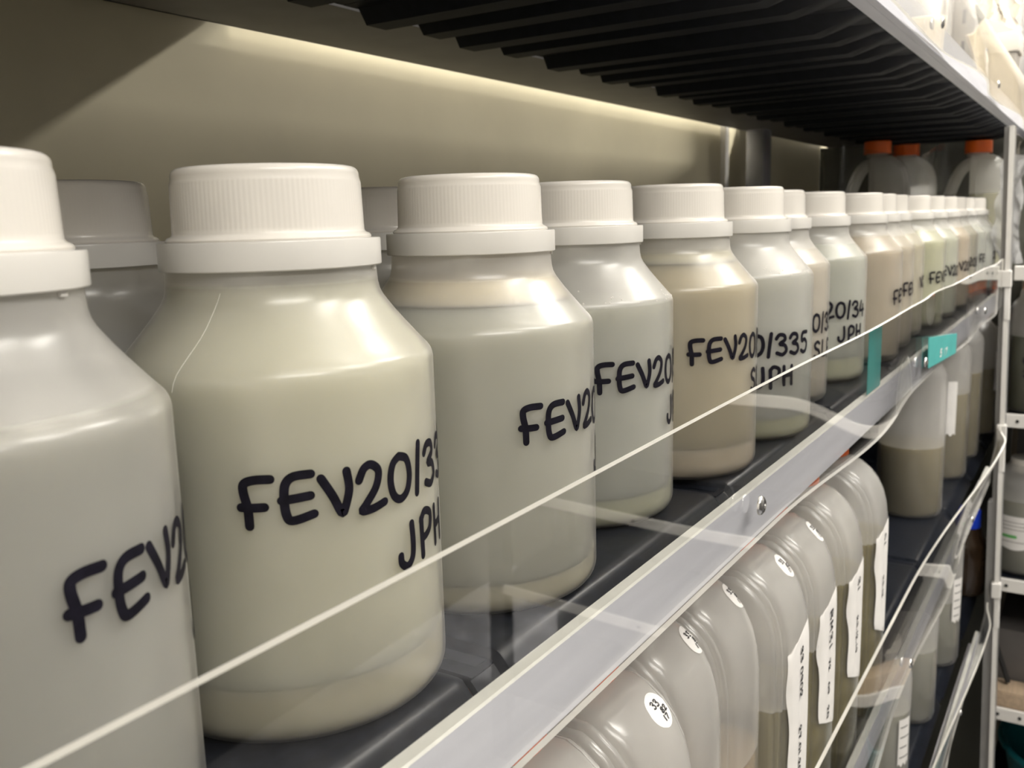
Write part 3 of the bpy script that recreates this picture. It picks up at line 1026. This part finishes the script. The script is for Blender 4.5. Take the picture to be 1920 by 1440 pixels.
make_tall('polythene_bottle', 1.290, -0.004, ZL, 0.041, 0.235, 0.019, 'large grey polythene bottle half full of brown liquid, just beyond the last jug', M_liqP, 0.095, M_cap, PG)
make_tall('polythene_bottle', 1.500, -0.010, ZL, 0.040, 0.238, 0.019, 'grey polythene bottle with an upright white tape, second beyond the jugs', M_liqP, 0.13, M_cap, PG, (-172, -140, 0.070, 0.150, 0))
make_tall('polythene_bottle', 1.640, -0.012, ZL, 0.040, 0.240, 0.019, 'grey polythene bottle third beyond the jugs', M_liqP, 0.14, M_cap, PG)
make_tall('polythene_bottle', 1.830, -0.018, ZL, 0.042, 0.225, 0.017, 'grey orange-capped polythene bottle with long neck, at the far end below the sample bottles', M_liqP, 0.12, M_orange, PG, (-118, -104, 0.08, 0.15, 0))
QG = 'pale bottles on the lowest visible shelf'
Z3 = -0.524
make_tall('polythene_bottle', 1.020, -0.022, Z3, 0.036, 0.200, 0.020, 'round-shouldered pale bottle with crumpled label at the bottom right, nearest on the lowest shelf', M_liqQ, 0.12, M_cap, QG, (-128, -98, 0.06, 0.115, 4))
make_tall('polythene_bottle', 1.235, -0.020, Z3, 0.036, 0.225, 0.018, 'slim pale bottle standing second on the lowest visible shelf', M_liqQ, 0.10, M_cap, QG)
make_tall('polythene_bottle', 1.420, -0.022, Z3, 0.040, 0.235, 0.020, 'pale bottle with ringed label and barcode lines, third on the lowest visible shelf', M_liqQ, 0.10, M_cap, QG, (-128, -98, 0.07, 0.135, 5))
make_tall('reagent_bottle', 1.712, -0.0345, Z3, 0.034, 0.150, 0.0185, 'brown glass reagent bottle with blue screw cap behind the guards', None, 0, M_blue, None, None, 0.0, None, M_amber, 'bottle', 0.031)

# ------------------------------------------------------------------ the second unit round the corner, facing the camera
far = thing('corner_shelving', 'white-railed shelving unit at the right edge, standing across the end of the aisle', 'shelving', (1.60, -0.09, -1.1))
FZ = [0.038, -0.191, -0.4605, -0.6835]
for z in FZ:
    bm = bmesh.new()
    add_box(bm, 0.0, 0.006, -0.95, 0.0, z - 0.0108 + UZ, z + 0.0108 + UZ, 0.0008, 1)
    r = obj('front_rail', bm, M_whitemetal, far)
    for sy in (-0.018, -0.050, -0.12, -0.30, -0.6):
        b_ = bmesh.new()
        add_lathe(b_, [(0, 0), (0.0026, 0), (0.0026, 0.0012), (0, 0.0016)], 16)
        bmesh.ops.transform(b_, matrix=Matrix.Translation((-0.0002, sy, z + UZ)) @ Matrix.Rotation(-PI / 2, 4, 'Y'), verts=b_.verts[:])
        obj('screw', b_, M_dark, r)
    box('shelf_plate', 0.006, 0.36, -0.95, 0.0, z - 0.010 + UZ, z - 0.002 + UZ, M_tray, far)
box('back_panel', 0.352, 0.358, -0.95, 0.0, -1.0 + UZ, 0.24 + UZ, M_board, far)
for (px, py) in ((0.33, -0.93), (0.02, -0.93)):
    box('post', px - 0.02, px + 0.02, py - 0.02, py + 0.02, 0, 1.72, M_post, far, 0.002)

CG = 'bottles on the corner shelving'
M_dkgreen = liquid('dark green liquid', (0.085, 0.09, 0.045))
make_tall('polythene_bottle', 1.70, -0.128, -0.191, 0.046, 0.212, 0.026, 'orange-capped bottle of dark green liquid with black handwriting at the right edge', M_dkgreen, 0.125, M_orange, CG, None, 0.0, [('FEV', -208, 0.082, 0.010, 0.010), ('20/31', -206, 0.062, 0.009, 0.010)])
t = make_tall('polythene_bottle', 1.70, -0.122, -0.4605, 0.050, 0.190, 0.024, 'white-capped bottle with white paper label and green line at the right edge', M_liqQ, 0.125, M_cap, CG, (-230, -100, 0.045, 0.100, 0))
st = [[(math.radians(-215) * 0.0508, 0.066), (math.radians(-190) * 0.0508, 0.066)]]
o = obj('green_line', ribbons(st, 0.005, cyl_map(0.0508), False), M_green, t)
st = [[(math.radians(-215) * 0.0508, 0.066 + d), (math.radians(-160) * 0.0508, 0.066 + d)] for d in (0.012, 0.018, 0.024, -0.009)]
obj('print', ribbons(st, 0.0012, cyl_map(0.0508), False), M_greycard, t)

# boards and basin on the lower levels
bd = box('grey_board', 1.66, 1.90, -0.40, -0.095, -0.676, -0.560, M_board, None, 0.003)
tag(bd, 'grey board panel standing on the corner shelving above the pale wooden block', 'board')
bd.rotation_euler = (0, 0, 0)
wd = box('wooden_block', 1.608, 1.655, -0.42, -0.094, -0.676, -0.645, M_wood, None, 0.002)
tag(wd, 'pale tan wooden block lying along the front of the corner shelving', 'wood block')
bm = bmesh.new()
add_tube(bm, [(1.640, -0.090, -0.560), (1.632, -0.118, -0.640)], 0.004, 10)
tag(obj('black_rod', bm, M_dark), 'short black rod leaning against the grey board', 'rod')
bs = thing('basin', 'teal plastic basin with rolled rim at the bottom right corner', 'basin', (1.79, -0.245, -0.921))
lathe('bowl', [(0, 0.004), (0.10, 0.0), (0.118, 0.006), (0.136, 0.105), (0.138, 0.110), (0.135, 0.112), (0.131, 0.108), (0.115, 0.012), (0, 0.008)], M_tealdark, bs, 72)
bm = bmesh.new()
add_tube(bm, [(0.140 * math.cos(2 * PI * k / 72), 0.140 * math.sin(2 * PI * k / 72), 0.110) for k in range(73)], 0.006, 12, caps=False)
obj('rim', bm, M_tealdark, bs)
box('shelf_plate', 0.006, 0.351, -0.95, 0.0, -0.935 + UZ, -0.922 + UZ, M_tray, far)

# ------------------------------------------------------------------ plastic bag round the far jugs, and a white one beside it
def sheet(name, fx, nu, nv, mat):
    bm = bmesh.new()
    g = [[bm.verts.new(fx(i / nu, j / nv)) for j in range(nv + 1)] for i in range(nu + 1)]
    for i in range(nu):
        for j in range(nv):
            bm.faces.new((g[i][j], g[i + 1][j], g[i + 1][j + 1], g[i][j + 1]))
    return obj(name, bm, mat, angle=25)
rnd = random.Random(3)
PH = [(rnd.uniform(8, 30), rnd.uniform(5, 22), rnd.uniform(0, 6.3), rnd.uniform(0.001, 0.0035)) for _ in range(9)]
def crumple(u, v):
    return sum(a * math.sin(p * u + q * v + f) for p, q, f, a in PH)
BAGP = smooth_path([(1.915, -0.066), (1.850, -0.070), (1.812, -0.058), (1.8085, 0.0), (1.808, 0.042), (1.738, 0.058), (1.690, 0.085), (1.685, 0.165), (1.700, 0.222), (1.78, 0.228), (1.87, 0.228)], 8)
def bag1(u, v):
    f = u * (len(BAGP) - 1)
    i = min(int(f), len(BAGP) - 2)
    t = f - i
    x = BAGP[i][0] + (BAGP[i + 1][0] - BAGP[i][0]) * t + crumple(u, v) * 0.25
    y = BAGP[i][1] + (BAGP[i + 1][1] - BAGP[i][1]) * t + crumple(v, u) * 0.3
    z = 0.002 + (0.236 + 0.012 * math.sin(19 * u)) * v
    return (x, y, z)
tag(sheet('plastic_bag', bag1, 80, 24, M_bag), 'clear crumpled plastic bag open around the orange-capped jugs at the far end', 'bag')
def bag2(u, v):
    y = -0.060 - 0.030 * u + crumple(u, v) * 0.7 + 0.010 * math.sin(PI * v)
    x = 1.72 + 0.05 * math.sin(PI * u) + crumple(v, u) * 1.2
    z = 0.045 + 0.19 * v - 0.03 * u * v
    return (x, y, z)
o = sheet('plastic_sheet', bag2, 30, 40, M_bagw)
tag(o, 'crumpled whitish plastic sheet hanging beside the rightmost orange-capped jug', 'plastic sheet')

# ------------------------------------------------------------------ things on the shelf overhead (bright, top right)
USH = 0.272
up = thing('slotted_post', 'pale slotted steel post behind the overhead guard, top right', 'post', (1.94, 0.040, 0.273))
bm = bmesh.new()
add_box(bm, -0.004, 0.004, -0.018, 0.018, 0.0, 0.36)
add_box(bm, -0.012, 0.004, -0.020, -0.017, 0.0, 0.36)
add_box(bm, -0.012, 0.004, 0.017, 0.020, 0.0, 0.36)
obj('channel', bm, M_postpale, up)
for k in range(6):
    b_ = bmesh.new()
    add_box(b_, -0.0045, -0.0038, -0.003, 0.003, 0.03 + 0.055 * k, 0.055 + 0.055 * k)
    obj('slot', b_, M_dark, up)
tag(box('storage_box', 1.84, 1.94, 0.068, 0.17, USH + 0.001, 0.56, M_card, None, 0.004), 'tall white storage box on the overhead shelf, left of the slotted post', 'box')
tag(box('storage_box', 1.62, 1.80, 0.060, 0.165, USH + 0.001, 0.52, M_card, None, 0.004), 'white storage box on the overhead shelf, nearer than the tall one', 'box')
lb = thing('lidded_box', 'grey box with a bright white lid, right of the slotted post', 'box', (1.895, -0.026, 0.272))
box('box_body', -0.036, 0.036, -0.028, 0.031, 0.001, 0.128, M_greycard, lb, 0.002)
box('lid', -0.040, 0.040, -0.032, 0.035, 0.128, 0.160, M_card, lb, 0.002)
def drape(u, v):
    return (1.915 + 0.02 * u + crumple(u, v) * 0.8, 0.030 - 0.075 * u + crumple(v, u), 0.475 + 0.17 * v - 0.03 * u * u)
tag(sheet('paper_sheet', drape, 16, 16, M_card), 'white sheet of paper sloping above the lidded box, top right', 'paper')
tag(box('cream_panel', 2.02, 2.06, -0.30, -0.045, -1.1, 0.505, M_cream, None, 0.003), 'cream panel at the top right corner of the photo', 'panel')
tag(box('black_case', 2.022, 2.058, -0.14, -0.050, 0.505, 0.545, M_dark, None, 0.003), 'small black case cut off by the top right corner', 'case')
tag(box('gap_blocker', 1.475, 1.973, 0.195, 0.296, 0.2812, 0.296, M_greycard, None, 0.002), 'unseen flat grey blocker added at the back of the overhead shelf, far end', 'light blocker')  # unseen slab added to close the wall gap against lamp light
# unseen box added at the back of the overhead shelf to shade the cream wall
tag(box('shadow_blocker', -0.22, 0.448, 0.195, 0.296, 0.2810, 0.60, M_greycard, None, 0.003), 'unseen grey blocker added at the back of the overhead shelf above the nearest bottles', 'light blocker')

# ------------------------------------------------------------------ room
def plane_box(name, *a):
    return struct(box(name, *a))
plane_box('wall_back', -1.2, 2.60, 0.298, 0.33, -1.1, 1.7, M_wall)
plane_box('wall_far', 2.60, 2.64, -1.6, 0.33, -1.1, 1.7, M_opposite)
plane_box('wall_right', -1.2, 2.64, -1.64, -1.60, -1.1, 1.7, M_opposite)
plane_box('wall_left', -1.24, -1.20, -1.64, 0.33, -1.1, 1.7, M_white_wall)
plane_box('floor', -1.24, 2.64, -1.64, 0.33, -1.14, -1.10, M_floor)
plane_box('ceiling', -1.24, 2.64, -1.64, 0.33, 1.70, 1.74, M_white_wall)
bm = bmesh.new()
add_box(bm, 1.385, 1.40, 0.290, 0.298, -1.1, 1.7)
struct(obj('trim_1', bm, M_white_wall))

# ------------------------------------------------------------------ light
def area(name, loc, target, sx, sy, power, col):
    l = bpy.data.lights.new(name, 'AREA')
    l.shape = 'RECTANGLE'
    l.size, l.size_y = sx, sy
    l.energy = power
    l.color = col
    o = bpy.data.objects.new(name, l)
    COL.objects.link(o)
    o.location = loc
    d = Vector(target) - Vector(loc)
    o.rotation_euler = d.to_track_quat('-Z', 'Y').to_euler()
    return o
WARM = (1.0, 0.96, 0.89)
def strip_light(loc, sx, sy, power):
    l = bpy.data.lights.new('fill_lamp', 'AREA')
    l.shape = 'RECTANGLE'
    l.size, l.size_y = sx, sy
    l.energy = power
    l.color = WARM
    o = bpy.data.objects.new('fill_lamp', l)
    COL.objects.link(o)
    o.location = loc
    return o
strip_light((2.0, -0.90, 1.66), 1.0, 0.16, 32)
area('fill_lamp', (-0.30, -1.30, 1.30), (0.6, 0.0, 0.05), 1.3, 0.16, 21, WARM)
area('fill_uplight', (1.0, -1.0, 1.10), (1.0, -0.9, 1.70), 1.6, 0.3, 38, WARM)  # added fill, bounced off the ceiling for soft ambient light
area('fill_lamp', (0.85, -1.25, 1.50), (1.8, 0.0, 0.0), 0.9, 0.16, 20, WARM)  # extra fill added to brighten the far jugs and bottles
strip_light((2.40, 0.09, 1.50), 0.16, 0.40, 300)

w = bpy.data.worlds.new('World')
w.use_nodes = True
w.node_tree.nodes['Background'].inputs[0].default_value = (0.9, 0.85, 0.78, 1)
w.node_tree.nodes['Background'].inputs[1].default_value = 0.05
SC.world = w

# ------------------------------------------------------------------ camera
cam = bpy.data.cameras.new('Camera')
cam.sensor_fit = 'HORIZONTAL'
cam.sensor_width = 36.0
cam.lens = 36.0 * 1728.59 / 1920.0
cam.clip_start = 0.01
cam.dof.use_dof = True
cam.dof.focus_distance = 0.33
cam.dof.aperture_fstop = 26
co = bpy.data.objects.new('Camera', cam)
COL.objects.link(co)
fw = Vector((0.82900615, 0.5317242, -0.17325754))
rt = Vector((0.53543958, -0.84409185, -0.02852031))
upv = Vector((0.16141021, 0.06912543, 0.98446352))
m = Matrix((rt, upv, -fw)).transposed().to_4x4()
m.translation = Vector((0.0, -0.2028992, 0.13709868))
co.matrix_world = m
SC.camera = co

SC.view_settings.view_transform = 'Standard'
SC.view_settings.look = 'None'
SC.view_settings.gamma = 1.0
SC.view_settings.use_curve_mapping = False
SC.view_settings.exposure = 0.04
SC.cycles.transparent_max_bounces = 24
SC.cycles.max_bounces = 7
SC.cycles.diffuse_bounces = 3
SC.cycles.use_adaptive_sampling = True
SC.cycles.adaptive_threshold = 0.06
SC.cycles.transmission_bounces = 6
SC.cycles.use_denoising = True
SC.cycles.caustics_reflective = False
SC.cycles.caustics_refractive = False
SC.cycles.use_light_tree = False
